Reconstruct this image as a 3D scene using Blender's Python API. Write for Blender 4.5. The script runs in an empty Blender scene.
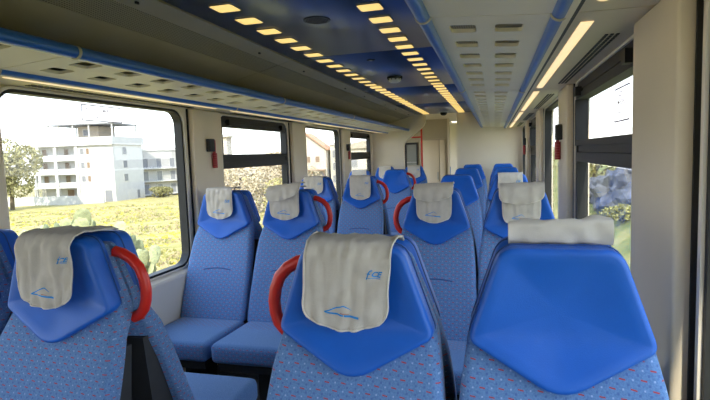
import bpy, bmesh, math, random
from mathutils import Vector, Matrix, noise

SC = bpy.context.scene
COL = SC.collection

# ------------------------------------------------------------------ camera
cam_d = bpy.data.cameras.new('camera')
cam_d.sensor_fit = 'HORIZONTAL'
cam_d.sensor_width = 36.0
cam_d.lens = 507.0 * 36.0 / 710.0
cam_d.clip_start = 0.03
cam_d.clip_end = 2000
cam = bpy.data.objects.new('camera', cam_d)
COL.objects.link(cam)
_R = Vector((0.96405802, 0.26346817, -0.03430253))
_U = Vector((0.00946504, 0.09496823, 0.99543531))
_F = Vector((-0.26552317, 0.95998206, -0.08906114))
_m = Matrix((_R, _U, -_F)).transposed().to_4x4()
_m.translation = Vector((0.777, 0.0, 1.5))
cam.matrix_world = _m
SC.camera = cam

# ------------------------------------------------------------------ view, world, sun
SC.view_settings.view_transform = 'Standard'
SC.view_settings.look = 'None'
SC.view_settings.gamma = 1.0
SC.view_settings.use_curve_mapping = False
SC.view_settings.exposure = 0.68

SKY_STRENGTH = 5.0
SUN_STRENGTH = 6.0
LAMP = 0.64
STRIP = 0.64

world = bpy.data.worlds.new('world')
SC.world = world
world.use_nodes = True
wn = world.node_tree.nodes
wl = world.node_tree.links
wn.clear()
w_out = wn.new('ShaderNodeOutputWorld')
w_bg = wn.new('ShaderNodeBackground')
w_tc = wn.new('ShaderNodeTexCoord')
w_sep = wn.new('ShaderNodeSeparateXYZ')
w_ramp = wn.new('ShaderNodeValToRGB')
wl.new(w_tc.outputs['Generated'], w_sep.inputs[0])
wl.new(w_sep.outputs['Z'], w_ramp.inputs['Fac'])
wl.new(w_ramp.outputs['Color'], w_bg.inputs['Color'])
wl.new(w_bg.outputs[0], w_out.inputs['Surface'])
w_ramp.color_ramp.elements[0].position = 0.0
w_ramp.color_ramp.elements[0].color = (0.50, 0.50, 0.50, 1)
w_ramp.color_ramp.elements[1].position = 0.55
w_ramp.color_ramp.elements[1].color = (0.27, 0.35, 0.50, 1)
e_ = w_ramp.color_ramp.elements.new(0.14)
e_.color = (0.44, 0.475, 0.53, 1)
w_bg.inputs['Strength'].default_value = SKY_STRENGTH

sun_d = bpy.data.lights.new('sun', 'SUN')
sun_d.energy = SUN_STRENGTH
sun_d.angle = 0.02
sun_d.color = (1.0, 0.93, 0.8)
sun = bpy.data.objects.new('sun', sun_d)
COL.objects.link(sun)
sun.rotation_euler = Vector((0.10, -0.72, 0.68)).to_track_quat('Z', 'Y').to_euler()

# ------------------------------------------------------------------ materials
def _nt(name):
    m = bpy.data.materials.new(name)
    m.use_nodes = True
    nt = m.node_tree
    b = nt.nodes['Principled BSDF']
    return m, nt, b

def mat(name, col, rough=0.5, metal=0.0, spec=0.5, var=0.0, vscale=8.0, bump=0.0, bscale=60.0, coat=0.0):
    m, nt, b = _nt(name)
    b.inputs['Roughness'].default_value = rough
    b.inputs['Metallic'].default_value = metal
    b.inputs['Specular IOR Level'].default_value = spec
    b.inputs['Coat Weight'].default_value = coat
    b.inputs['Base Color'].default_value = (*col, 1)
    if var > 0 or bump > 0:
        tc = nt.nodes.new('ShaderNodeTexCoord')
    if var > 0:
        n = nt.nodes.new('ShaderNodeTexNoise')
        n.inputs['Scale'].default_value = vscale
        n.inputs['Detail'].default_value = 5
        r = nt.nodes.new('ShaderNodeValToRGB')
        r.color_ramp.elements[0].position = 0.3
        r.color_ramp.elements[1].position = 0.7
        r.color_ramp.elements[0].color = (*[max(0, c * (1 - var)) for c in col], 1)
        r.color_ramp.elements[1].color = (*[min(1, c * (1 + var)) for c in col], 1)
        nt.links.new(tc.outputs['Object'], n.inputs['Vector'])
        nt.links.new(n.outputs['Fac'], r.inputs['Fac'])
        nt.links.new(r.outputs['Color'], b.inputs['Base Color'])
    if bump > 0:
        n2 = nt.nodes.new('ShaderNodeTexNoise')
        n2.inputs['Scale'].default_value = bscale
        n2.inputs['Detail'].default_value = 3
        bp = nt.nodes.new('ShaderNodeBump')
        bp.inputs['Strength'].default_value = bump
        bp.inputs['Distance'].default_value = 0.004
        nt.links.new(tc.outputs['Object'], n2.inputs['Vector'])
        nt.links.new(n2.outputs['Fac'], bp.inputs['Height'])
        nt.links.new(bp.outputs['Normal'], b.inputs['Normal'])
    return m

def emit(name, col, strength):
    m, nt, b = _nt(name)
    b.inputs['Base Color'].default_value = (0.8, 0.75, 0.6, 1)
    b.inputs['Emission Color'].default_value = (*col, 1)
    b.inputs['Emission Strength'].default_value = strength
    return m

def math_node(nt, op, a, b=None):
    n = nt.nodes.new('ShaderNodeMath')
    n.operation = op
    for i, v in enumerate((a, b)):
        if v is None:
            continue
        if isinstance(v, (int, float)):
            n.inputs[i].default_value = v
        else:
            nt.links.new(v, n.inputs[i])
    return n.outputs[0]

def fabric_material():
    m, nt, b = _nt('seat_fabric')
    b.inputs['Roughness'].default_value = 0.9
    b.inputs['Specular IOR Level'].default_value = 0.2
    b.inputs['Sheen Weight'].default_value = 0.15
    uv = nt.nodes.new('ShaderNodeUVMap')
    sp = nt.nodes.new('ShaderNodeSeparateXYZ')
    nt.links.new(uv.outputs[0], sp.inputs[0])
    u, v = sp.outputs['X'], sp.outputs['Y']
    PU, PV = 0.040, 0.034
    def lattice(ou, ov, hu, hv, slant=0.0):
        uu = math_node(nt, 'ADD', u, ou * PU + 10 * PU)
        vv = math_node(nt, 'ADD', v, ov * PV + 10 * PV)
        fu = math_node(nt, 'SUBTRACT', math_node(nt, 'MODULO', uu, PU), PU / 2)
        fv = math_node(nt, 'SUBTRACT', math_node(nt, 'MODULO', vv, PV), PV / 2)
        if slant:
            fv = math_node(nt, 'ADD', fv, math_node(nt, 'MULTIPLY', fu, slant))
        a = math_node(nt, 'LESS_THAN', math_node(nt, 'ABSOLUTE', fu), hu)
        c = math_node(nt, 'LESS_THAN', math_node(nt, 'ABSOLUTE', fv), hv)
        return math_node(nt, 'MULTIPLY', a, c)
    red = math_node(nt, 'MAXIMUM', lattice(0, 0, .0058, .0013, .15), lattice(.5, .5, .0058, .0013, .15))
    wht = math_node(nt, 'MAXIMUM', lattice(.5, 0, .0017, .0017), lattice(0, .5, .0017, .0017))
    drk = math_node(nt, 'MAXIMUM', lattice(.25, .25, .0022, .0022), lattice(.75, .75, .0022, .0022))
    drk = math_node(nt, 'MAXIMUM', drk, math_node(nt, 'MAXIMUM', lattice(.25, .75, .0022, .0022), lattice(.75, .25, .0022, .0022)))
    tc = nt.nodes.new('ShaderNodeTexCoord')
    nz = nt.nodes.new('ShaderNodeTexNoise')
    nz.inputs['Scale'].default_value = 260
    nt.links.new(tc.outputs['Object'], nz.inputs['Vector'])
    rp = nt.nodes.new('ShaderNodeValToRGB')
    rp.color_ramp.elements[0].position = .25
    rp.color_ramp.elements[1].position = .75
    rp.color_ramp.elements[0].color = (0.092, 0.198, 0.43, 1)
    rp.color_ramp.elements[1].color = (0.165, 0.30, 0.57, 1)
    nt.links.new(nz.outputs['Fac'], rp.inputs['Fac'])
    cur = rp.outputs['Color']
    for mask, c in ((drk, (0.085, 0.17, 0.42, 1)), (wht, (0.34, 0.46, 0.70, 1)), (red, (0.46, 0.07, 0.08, 1))):
        mx = nt.nodes.new('ShaderNodeMix')
        mx.data_type = 'RGBA'
        nt.links.new(mask, mx.inputs['Factor'])
        nt.links.new(cur, mx.inputs['A'])
        mx.inputs['B'].default_value = c
        cur = mx.outputs['Result']
    nt.links.new(cur, b.inputs['Base Color'])
    bp = nt.nodes.new('ShaderNodeBump')
    bp.inputs['Strength'].default_value = 0.25
    bp.inputs['Distance'].default_value = 0.002
    nt.links.new(nz.outputs['Fac'], bp.inputs['Height'])
    nt.links.new(bp.outputs['Normal'], b.inputs['Normal'])
    return m

def perforated_material(name, base, hole, sx, sy):
    m, nt, b = _nt(name)
    b.inputs['Roughness'].default_value = 0.5
    tc = nt.nodes.new('ShaderNodeTexCoord')
    sp = nt.nodes.new('ShaderNodeSeparateXYZ')
    nt.links.new(tc.outputs['Object'], sp.inputs[0])
    fx = math_node(nt, 'SUBTRACT', math_node(nt, 'FRACT', math_node(nt, 'MULTIPLY', sp.outputs['X'], sx)), .5)
    fy = math_node(nt, 'SUBTRACT', math_node(nt, 'FRACT', math_node(nt, 'MULTIPLY', sp.outputs['Y'], sy)), .5)
    d = math_node(nt, 'ADD', math_node(nt, 'MULTIPLY', fx, fx), math_node(nt, 'MULTIPLY', fy, fy))
    msk = math_node(nt, 'LESS_THAN', d, .075)
    mx = nt.nodes.new('ShaderNodeMix')
    mx.data_type = 'RGBA'
    nt.links.new(msk, mx.inputs['Factor'])
    mx.inputs['A'].default_value = (*base, 1)
    mx.inputs['B'].default_value = (*hole, 1)
    nt.links.new(mx.outputs['Result'], b.inputs['Base Color'])
    return m

def glass_material():
    m = bpy.data.materials.new('window_glass')
    m.use_nodes = True
    nt = m.node_tree
    nt.nodes.clear()
    o = nt.nodes.new('ShaderNodeOutputMaterial')
    t = nt.nodes.new('ShaderNodeBsdfTransparent')
    t.inputs[0].default_value = (0.93, 0.95, 0.94, 1)
    g = nt.nodes.new('ShaderNodeBsdfGlossy')
    g.inputs['Roughness'].default_value = 0.02
    f = nt.nodes.new('ShaderNodeLayerWeight')
    f.inputs['Blend'].default_value = 0.5
    refl = math_node(nt, 'ADD', math_node(nt, 'MULTIPLY', math_node(nt, 'POWER', f.outputs['Facing'], 5.0), 0.5), 0.03)
    mx = nt.nodes.new('ShaderNodeMixShader')
    nt.links.new(refl, mx.inputs[0])
    nt.links.new(t.outputs[0], mx.inputs[1])
    nt.links.new(g.outputs[0], mx.inputs[2])
    nt.links.new(mx.outputs[0], o.inputs[0])
    return m

def grass_material(name, c0, c1, c2, scale):
    m, nt, b = _nt(name)
    b.inputs['Roughness'].default_value = 1.0
    b.inputs['Specular IOR Level'].default_value = 0.1
    tc = nt.nodes.new('ShaderNodeTexCoord')
    n = nt.nodes.new('ShaderNodeTexNoise')
    n.inputs['Scale'].default_value = scale
    n.inputs['Detail'].default_value = 8
    n.inputs['Roughness'].default_value = 0.65
    r = nt.nodes.new('ShaderNodeValToRGB')
    r.color_ramp.elements[0].position = .32
    r.color_ramp.elements[0].color = (*c0, 1)
    r.color_ramp.elements[1].position = .68
    r.color_ramp.elements[1].color = (*c2, 1)
    e = r.color_ramp.elements.new(.5)
    e.color = (*c1, 1)
    nt.links.new(tc.outputs['Object'], n.inputs['Vector'])
    nt.links.new(n.outputs['Fac'], r.inputs['Fac'])
    nt.links.new(r.outputs['Color'], b.inputs['Base Color'])
    return m

M = {}
M['fabric'] = fabric_material()
M['vinyl'] = mat('blue_vinyl', (0.011, 0.125, 0.58), 0.42, 0, 0.45, 0.10, 5, 0.12, 420)
M['cloth'] = mat('cover_cloth', (0.64, 0.585, 0.52), 0.95, 0, 0.1, 0.05, 30, 0.25, 500)
M['hem'] = mat('cover_hem', (0.72, 0.665, 0.595), 0.9, 0, 0.1, 0.05, 60)
M['logo'] = mat('logo_blue', (0.05, 0.32, 0.78), 0.7, 0, 0.2, 0.05, 60)
M['logo_red'] = mat('logo_red', (0.55, 0.16, 0.10), 0.7, 0, 0.2, 0.05, 60)
M['red'] = mat('red_plastic', (0.74, 0.028, 0.016), 0.33, 0, 0.5, 0.05, 20)
M['red_dark'] = mat('red_hammer', (0.40, 0.015, 0.02), 0.4, 0, 0.5, 0.05, 40)
M['seam'] = mat('seam_thread', (0.055, 0.11, 0.29), 0.9, 0, 0.1, 0.05, 60)
M['dark'] = mat('dark_frame', (0.03, 0.032, 0.036), 0.6, 0, 0.4, 0.1, 20)
M['black'] = mat('black_rubber', (0.014, 0.014, 0.015), 0.5, 0, 0.4, 0.1, 20)
M['beige'] = mat('beige_panel', (0.82, 0.70, 0.53), 0.42, 0, 0.45, 0.03, 3)
M['beige_light'] = mat('pale_panel', (0.84, 0.755, 0.63), 0.4, 0, 0.45, 0.03, 3)
M['wall'] = mat('wall_laminate', (0.78, 0.69, 0.555), 0.45, 0, 0.4, 0.03, 3)
M['coffer'] = mat('coffer_panel', (0.47, 0.41, 0.30), 0.42, 0, 0.5, 0.05, 6)
M['perf'] = perforated_material('coffer_perforated', (0.42, 0.37, 0.27), (0.10, 0.09, 0.065), 90, 90)
M['ceil_blue'] = mat('ceiling_blue', (0.075, 0.125, 0.27), 0.28, 0.55, 0.5, 0.06, 4)
M['rack'] = mat('rack_panel', (0.88, 0.79, 0.62), 0.45, 0.0, 0.4, 0.03, 5)
M['tube'] = mat('rack_tube_blue', (0.045, 0.16, 0.50), 0.3, 0.1, 0.5, 0.05, 6)
M['clip'] = mat('rack_clip', (0.60, 0.53, 0.40), 0.5, 0, 0.4, 0.05, 20)
M['strip_panel'] = mat('strip_panel', (0.70, 0.61, 0.45), 0.42, 0.1, 0.45, 0.03, 5)
M['vest'] = mat('vestibule_laminate', (0.55, 0.48, 0.36), 0.45, 0, 0.4, 0.03, 3)
M['floor'] = mat('floor_vinyl', (0.13, 0.13, 0.135), 0.6, 0, 0.4, 0.3, 40)
M['lamp'] = emit('lamp_diffuser', (1.0, 0.66, 0.16), LAMP)
M['strip'] = emit('strip_diffuser', (1.0, 0.70, 0.36), STRIP)
M['steel'] = mat('steel_grey', (0.40, 0.41, 0.42), 0.35, 0.6, 0.5, 0.05, 20)
M['white_plastic'] = mat('white_plastic', (0.68, 0.68, 0.66), 0.4, 0, 0.5, 0.03, 20)
M['glass'] = glass_material()
M['door_glass'] = mat('dark_door_glass', (0.26, 0.27, 0.26), 0.15, 0, 0.6, 0.08, 3)
M['sticker_red'] = mat('sticker_red', (0.50, 0.25, 0.30), 0.6, 0, 0.3, 0.05, 20)
M['sticker_line'] = mat('sticker_line', (0.55, 0.46, 0.55), 0.6, 0, 0.3, 0.05, 20)
M['render_white'] = mat('white_render', (0.50, 0.485, 0.46), 0.9, 0, 0.2, 0.05, 1)
M['render_cream'] = mat('cream_render', (0.46, 0.41, 0.34), 0.9, 0, 0.2, 0.06, 1)
M['render_tan'] = mat('tan_render', (0.36, 0.31, 0.25), 0.9, 0, 0.2, 0.06, 1)
M['shutter'] = mat('grey_shutter', (0.20, 0.20, 0.21), 0.7, 0, 0.3, 0.1, 4)
M['brown'] = mat('brown_wood', (0.22, 0.15, 0.10), 0.8, 0, 0.2, 0.1, 4)
M['roof'] = mat('roof_tile', (0.45, 0.24, 0.15), 0.9, 0, 0.2, 0.15, 2)
M['fence'] = mat('fence_rail', (0.42, 0.38, 0.30), 0.8, 0, 0.2, 0.1, 4)
M['field'] = grass_material('field_grass', (0.215, 0.195, 0.055), (0.315, 0.265, 0.095), (0.40, 0.31, 0.18), 0.7)
M['bank'] = grass_material('bank_grass', (0.12, 0.15, 0.045), (0.24, 0.24, 0.08), (0.36, 0.30, 0.14), 1.5)
M['flower'] = mat('yellow_flower', (0.55, 0.44, 0.06), 0.9, 0, 0.1, 0.1, 3)
M['tuft'] = mat('green_tuft', (0.31, 0.29, 0.10), 1.0, 0, 0.1, 0.3, 3)
M['drytuft'] = mat('dry_tuft', (0.40, 0.33, 0.19), 1.0, 0, 0.1, 0.3, 3)
M['cactus'] = mat('cactus_pad', (0.31, 0.32, 0.17), 0.8, 0, 0.2, 0.25, 9)
M['leaf'] = mat('tree_leaf', (0.24, 0.22, 0.10), 0.9, 0, 0.2, 0.35, 2)
M['leaf_dry'] = mat('dry_leaf', (0.42, 0.345, 0.235), 0.9, 0, 0.1, 0.12, 2)
M['leaf_yellow'] = mat('yellow_leaf', (0.34, 0.30, 0.12), 0.9, 0, 0.2, 0.35, 2)
M['bark'] = mat('bark', (0.12, 0.09, 0.06), 0.95, 0, 0.1, 0.3, 5)
M['rock'] = mat('bank_rock', (0.10, 0.105, 0.125), 0.95, 0, 0.2, 0.5, 3, 0.8, 12)
M['hill'] = mat('far_hill', (0.40, 0.35, 0.27), 1.0, 0, 0.1, 0.2, 0.05)

# ------------------------------------------------------------------ mesh helpers
def face_uv(me):
    uvl = me.uv_layers.new(name='UVMap')
    for p in me.polygons:
        n = p.normal
        ax, ay, az = abs(n.x), abs(n.y), abs(n.z)
        for li in p.loop_indices:
            c = me.vertices[me.loops[li].vertex_index].co
            if ax > .8:
                uvl.data[li].uv = (c.y, c.z)
            elif az > .75:
                uvl.data[li].uv = (c.x, c.y)
            else:
                uvl.data[li].uv = (c.x, c.z)

class MB:
    def __init__(self):
        self.v, self.f, self.uv = [], [], {}
    def add(self, vs, fs):
        o = len(self.v)
        self.v += [tuple(p) for p in vs]
        self.f += [tuple(i + o for i in f) for f in fs]
        return o
    def box(self, x0, x1, y0, y1, z0, z1):
        self.add([(x0, y0, z0), (x1, y0, z0), (x1, y1, z0), (x0, y1, z0), (x0, y0, z1), (x1, y0, z1), (x1, y1, z1), (x0, y1, z1)],
                 [(0, 3, 2, 1), (4, 5, 6, 7), (0, 1, 5, 4), (1, 2, 6, 5), (2, 3, 7, 6), (3, 0, 4, 7)])
    def tube(self, path, r, n=8, caps=True, ry=None):
        path = [Vector(p) for p in path]
        rings = []
        ref = None
        for i, p in enumerate(path):
            a = path[max(0, i - 1)]
            b = path[min(len(path) - 1, i + 1)]
            t = (b - a).normalized()
            if ref is None:
                ref = Vector((0, 0, 1)) if abs(t.z) < .9 else Vector((0, 1, 0))
            s = t.cross(ref)
            if s.length < 1e-6:
                s = t.cross(Vector((1, 0, 0)))
            s.normalize()
            w = s.cross(t).normalized()
            ref = w
            rr = r[i] if isinstance(r, (list, tuple)) else r
            r2 = rr if ry is None else ry
            rings.append([p + s * (rr * math.cos(2 * math.pi * k / n)) + w * (r2 * math.sin(2 * math.pi * k / n)) for k in range(n)])
        vs = [q for rg in rings for q in rg]
        fs = []
        for i in range(len(rings) - 1):
            for k in range(n):
                k2 = (k + 1) % n
                fs.append((i * n + k, i * n + k2, (i + 1) * n + k2, (i + 1) * n + k))
        if caps:
            fs.append(tuple(range(n - 1, -1, -1)))
            fs.append(tuple((len(rings) - 1) * n + k for k in range(n)))
        self.add(vs, fs)
    def prism(self, pts, fn, d0, d1):
        n = len(pts)
        vs = [fn(p, d0) for p in pts] + [fn(p, d1) for p in pts]
        fs = [tuple(range(n - 1, -1, -1)), tuple(range(n, 2 * n))]
        for i in range(n):
            j = (i + 1) % n
            fs.append((i, j, n + j, n + i))
        self.add(vs, fs)
    def ring(self, A, B, fn, d0, d1):
        n = len(A)
        vs = [fn(p, d0) for p in A] + [fn(p, d0) for p in B] + [fn(p, d1) for p in A] + [fn(p, d1) for p in B]
        fs = []
        for i in range(n):
            j = (i + 1) % n
            fs += [(i, j, n + j, n + i), (2 * n + i, 3 * n + i, 3 * n + j, 2 * n + j), (n + i, n + j, 3 * n + j, 3 * n + i), (i, 2 * n + i, 2 * n + j, j)]
        self.add(vs, fs)
    def grid(self, rows, closed=False):
        h, w = len(rows), len(rows[0])
        fs = []
        for i in range(h - 1):
            for j in range(w - 1 + (1 if closed else 0)):
                j2 = (j + 1) % w
                fs.append((i * w + j, i * w + j2, (i + 1) * w + j2, (i + 1) * w + j))
        self.add([p for r in rows for p in r], fs)
    def mesh(self, name, m, smooth=False, angle=40, uvfn=None, fix=True):
        me = bpy.data.meshes.new(name)
        me.from_pydata(self.v, [], self.f)
        if fix:
            b = bmesh.new()
            b.from_mesh(me)
            bmesh.ops.recalc_face_normals(b, faces=b.faces)
            b.to_mesh(me)
            b.free()
        if uvfn:
            face_uv(me)
        for mm in (m if isinstance(m, list) else [m]):
            me.materials.append(mm)
        if smooth:
            me.shade_smooth()
            me.set_sharp_from_angle(angle=math.radians(angle))
        me.update()
        return me

def link(name, me, parent=None, loc=None):
    o = bpy.data.objects.new(name, me)
    COL.objects.link(o)
    if parent is not None:
        o.parent = parent
    if loc is not None:
        o.location = loc
    return o

def build(name, mb, m, parent=None, smooth=False, angle=40, loc=None, uvfn=None, label=None, kind=None):
    o = link(name, mb.mesh(name, m, smooth, angle, uvfn), parent, loc)
    if label:
        o['label'] = label
    if kind:
        o['kind'] = kind
    return o

def tag(o, label, cat, group=None):
    o['label'] = label
    o['category'] = cat
    if group:
        o['group'] = group
    return o

def thing(name, label, cat, loc=(0, 0, 0), rz=0.0, group=None):
    o = bpy.data.objects.new(name, None)
    o.empty_display_size = 0.1
    COL.objects.link(o)
    o.location = loc
    o.rotation_euler = (0, 0, rz)
    return tag(o, label, cat, group)

def structure(name, me=None, loc=(0, 0, 0)):
    o = bpy.data.objects.new(name, me)
    if me is None:
        o.empty_display_size = 0.1
    COL.objects.link(o)
    o.location = loc
    o['kind'] = 'structure'
    return o

def copy_children(src, dst, skip=()):
    for ch in list(src.children):
        if ch.name.split('.')[0] in skip:
            continue
        c = ch.copy()
        COL.objects.link(c)
        c.parent = dst
        for g in list(ch.children):
            d = g.copy()
            COL.objects.link(d)
            d.parent = c

def rbox(name, x0, x1, y0, y1, z0, z1, r, m, parent=None, seg=2, uvfn=None):
    b = bmesh.new()
    bmesh.ops.create_cube(b, size=1.0)
    for v in b.verts:
        v.co = Vector(((x0 + x1) / 2 + v.co.x * (x1 - x0), (y0 + y1) / 2 + v.co.y * (y1 - y0), (z0 + z1) / 2 + v.co.z * (z1 - z0)))
    bmesh.ops.bevel(b, geom=list(b.edges), offset=r, segments=seg, profile=0.5, affect='EDGES')
    me = bpy.data.meshes.new(name)
    b.to_mesh(me)
    b.free()
    if uvfn:
        uvl = me.uv_layers.new(name='UVMap')
        for lp in me.loops:
            uvl.data[lp.index].uv = uvfn(me.vertices[lp.vertex_index].co)
    me.materials.append(m)
    me.shade_smooth()
    me.set_sharp_from_angle(angle=math.radians(50))
    return link(name, me, parent)

def rrect(cx, cz, hw, hh, r, n=6):
    pts = []
    for (sx, sz, a0) in ((1, 1, 0), (-1, 1, 90), (-1, -1, 180), (1, -1, 270)):
        for k in range(n + 1):
            a = math.radians(a0 + 90 * k / n)
            pts.append((cx + sx * (hw - r) + r * math.cos(a), cz + sz * (hh - r) + r * math.sin(a)))
    return pts

def round_poly(pts, radii, n=6):
    out = []
    N = len(pts)
    for i in range(N):
        p = Vector(pts[i]).to_2d()
        a = (Vector(pts[i - 1]).to_2d() - p)
        c = (Vector(pts[(i + 1) % N]).to_2d() - p)
        la, lc = a.length, c.length
        a.normalize()
        c.normalize()
        d = min(radii[i], la * .48, lc * .48)
        if d < 1e-5:
            out.append(tuple(p))
            continue
        for k in range(n + 1):
            t = k / n
            q = (p + a * d) * (1 - t) ** 2 + p * 2 * t * (1 - t) + (p + c * d) * t ** 2
            out.append(tuple(q))
    return out

def densify(pts, step):
    out = []
    N = len(pts)
    for i in range(N):
        p = Vector(pts[i])
        q = Vector(pts[(i + 1) % N])
        k = max(1, int((q - p).length / step))
        for j in range(k):
            out.append(tuple(p.lerp(q, j / k)))
    return out

def lean(z):
    return 0.0 if z >= 1.09 else -(1.09 - z) * 0.386

def pillow(mb, outline, front, rear, r, dish=0.0, nin=6, lean_fn=lean, bulge=0.0):
    """closed cushion: outline in (x,z); front and rear are y values before lean"""
    N = len(outline)
    P = [Vector(p) for p in outline]
    cx = sum(p.x for p in P) / N
    cz = sum(p.y for p in P) / N
    area = sum(P[i].x * P[(i + 1) % N].y - P[(i + 1) % N].x * P[i].y for i in range(N))
    sg = 1 if area > 0 else -1
    nor = []
    for i in range(N):
        t = (P[(i + 1) % N] - P[i - 1]).normalized()
        nor.append(Vector((-t.y, t.x)) * sg)
    rows = []
    def row(inset, y):
        rows.append([(P[i].x + nor[i].x * inset, y, P[i].y + nor[i].y * inset) for i in range(N)])
    row(r * .6, rear)
    row(0, rear - r * .6)
    row(0, front + r)
    for k in range(1, 5):
        a = math.pi / 2 * k / 4
        row(r * (1 - math.cos(a)), front + r * (1 - math.sin(a)))
    base = rows[-1]
    for k in range(1, nin + 1):
        s = 1 - k / (nin + .6)
        d = dish * (1 - s ** 2) - bulge * (1 - s ** 2)
        rows.append([(cx + (p[0] - cx) * s, front + d, cz + (p[2] - cz) * s) for p in base])
    rows = [[(p[0], p[1] + lean_fn(p[2]), p[2]) for p in rw] for rw in rows]
    o = len(mb.v)
    mb.grid(rows, True)
    L = len(rows)
    mb.f.append(tuple(o + (L - 1) * N + i for i in range(N)))
    mb.f.append(tuple(o + N - 1 - i for i in range(N)))

def text_mesh(body, size, shear=0.0, bold=False):
    """flat lettering as (verts2d, faces)"""
    c = bpy.data.curves.new('lettering', 'FONT')
    c.body = body
    c.size = size
    c.shear = shear
    c.align_x = 'CENTER'
    c.align_y = 'CENTER'
    c.resolution_u = 2
    if bold:
        c.offset = size * 0.035
    o = bpy.data.objects.new('lettering', c)
    COL.objects.link(o)
    dg = bpy.context.evaluated_depsgraph_get()
    me = o.evaluated_get(dg).to_mesh()
    vs = [(v.co.x, v.co.y) for v in me.vertices]
    fs = [tuple(p.vertices) for p in me.polygons]
    o.evaluated_get(dg).to_mesh_clear()
    bpy.data.objects.remove(o)
    bpy.data.curves.remove(c)
    return vs, fs

# ================================================================== THE COACH
YB, YE = -3.8, 8.4           # rear and front of the saloon
PIL = [1.45 + 1.75 * k for k in range(-3, 5)]
BAYS = [2.295 + 1.75 * k for k in range(-3, 4)]
WZ0, WZ1 = 0.80, 1.835
WHW = 0.66
WOFF = -0.03

# ---- floor
mb = MB()
mb.box(-1.3, 1.3, YB, 13.2, -0.12, 0.0)
structure('floor', mb.mesh('floor', M['floor']))
mb = MB()
mb.box(-0.27, 0.27, YB + .1, 13.0, 0.0, 0.004)
build('aisle_runner', mb, mat('aisle_runner', (0.07, 0.075, 0.09), 0.7, 0, 0.3, 0.3, 60), bpy.data.objects['floor'])

# ---- ceiling
ceiling = structure('ceiling')
mb = MB()
mb.box(-1.3, 1.3, YB, 13.2, 2.19, 2.24)
build('sky_block_roof', mb, M['dark'], ceiling)  # unseen roof shell, added to block sky light at the panel gaps
cuts = [YB] + [y for y in [3.09 + 1.75 * k for k in range(-3, 4)] if YB < y < 8.4] + [8.4]
for i in range(len(cuts) - 1):
    a, b = cuts[i] + .004, cuts[i + 1] - .004
    o = rbox('ceiling_panel', -.462, .462, a, b, 2.12, 2.15, .004, M['ceil_blue'], ceiling, 1)
    for s in (-1, 1):
        # light lip next to the blue panel, then sloping coffer
        mb = MB()
        prof = [(.468, 2.116), (.56, 2.092), (.565, 2.102), (.47, 2.13)]
        mb.prism(prof, lambda p, d, s=s: (s * p[0], d, p[1]), a, b)
        build('coffer_lip', mb, M['coffer'], ceiling)
        mb = MB()
        prof = [(.562, 2.0905), (.70, 2.056), (.703, 2.066), (.565, 2.101)]
        mb.prism(prof, lambda p, d, s=s: (s * p[0], d, p[1]), a, b)
        build('perforated_band', mb, M['perf'], ceiling)
        mb = MB()
        prof = [(.702, 2.0555), (1.23, 1.925), (1.233, 1.935), (.705, 2.066)]
        mb.prism(prof, lambda p, d, s=s: (s * p[0], d, p[1]), a, b)
        build('coffer_panel', mb, M['coffer'], ceiling)
        mb = MB()
        for yy in (a + .35, b - .35):
            c = [(s * .52 + .006 * math.cos(t * math.pi / 4), yy + .012 * math.sin(t * math.pi / 4)) for t in range(8)]
            mb.prism(c, lambda p, d: (p[0], p[1], d), 2.096, 2.106)
        build('panel_latch', mb, M['black'], ceiling)
for s in (-1, 1):
    mb = MB()
    mb.box(min(s * .455, s * .472), max(s * .455, s * .472), YB, YE, 2.128, 2.14)
    build('shadow_gap', mb, M['black'], ceiling)

# ---- ceiling fittings (each a thing)
def ordinal(n):
    return '%d%s' % (n, 'th' if 10 <= n % 100 <= 20 else {1: 'st', 2: 'nd', 3: 'rd'}.get(n % 10, 'th'))
mb = MB()
mb.prism(rrect(0, 0, .049, .050, .012, 4), lambda p, d: (p[0], p[1], d), -.005, .001)
lamp_me = mb.mesh('ceiling_light', M['lamp'])
mb = MB()
mb.ring(rrect(0, 0, .052, .053, .014, 4), rrect(0, 0, .0485, .0495, .012, 4), lambda p, d: (p[0], p[1], d), -.006, .0005)
bezel_me = mb.mesh('bezel', M['steel'])
for s, side, k0 in ((-1, 'left', 0), (1, 'right', 1)):
    for k in range(k0, 31):
        y = 1.928 + .2125 * k
        n = k - k0 + 1
        o = tag(link('ceiling_light', lamp_me, None, (s * .28, y, 2.119)),
                'square warm ceiling light, %s from the camera in the %s ceiling row' % (ordinal(n), side), 'light', 'ceiling lights in the %s row' % side)
        if n < 14:
            link('bezel', bezel_me, o)

def disc(mb, r, z0, z1, n=24, cx=0, cy=0):
    mb.prism([(cx + r * math.cos(2 * math.pi * k / n), cy + r * math.sin(2 * math.pi * k / n)) for k in range(n)], lambda p, d: (p[0], p[1], d), z0, z1)

t = thing('ceiling_vent', 'round dark perforated speaker vent flush in the blue ceiling panel', 'vent', (0, 2.26, 2.12))
mb = MB(); disc(mb, .062, -.004, .001)
build('grille', mb, mat('vent_grille', (0.06, 0.075, 0.11), 0.5, 0.3, 0.5, 0.1, 20), t)
mb = MB()
for i in range(-4, 5):
    for j in range(-4, 5):
        x, y = (i + (j % 2) * .5) * .013, j * .0115
        if x * x + y * y < .054 ** 2:
            disc(mb, .0036, -.0055, -.002, 6, x, y)
build('hole', mb, M['black'], t, kind='stuff')
t = thing('ceiling_sensor', 'tiny dark square fitting on the blue ceiling before the smoke detector', 'sensor', (0, 3.32, 2.12), math.radians(40))
mb = MB(); mb.box(-.02, .02, -.02, .02, -.006, .001); build('plate', mb, M['black'], t)
mb = MB(); disc(mb, .01, -.010, -.005, 10); build('lens', mb, M['steel'], t)
t = thing('smoke_detector', 'round white smoke detector on dark base in middle of blue ceiling', 'detector', (0, 4.15, 2.12))
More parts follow.
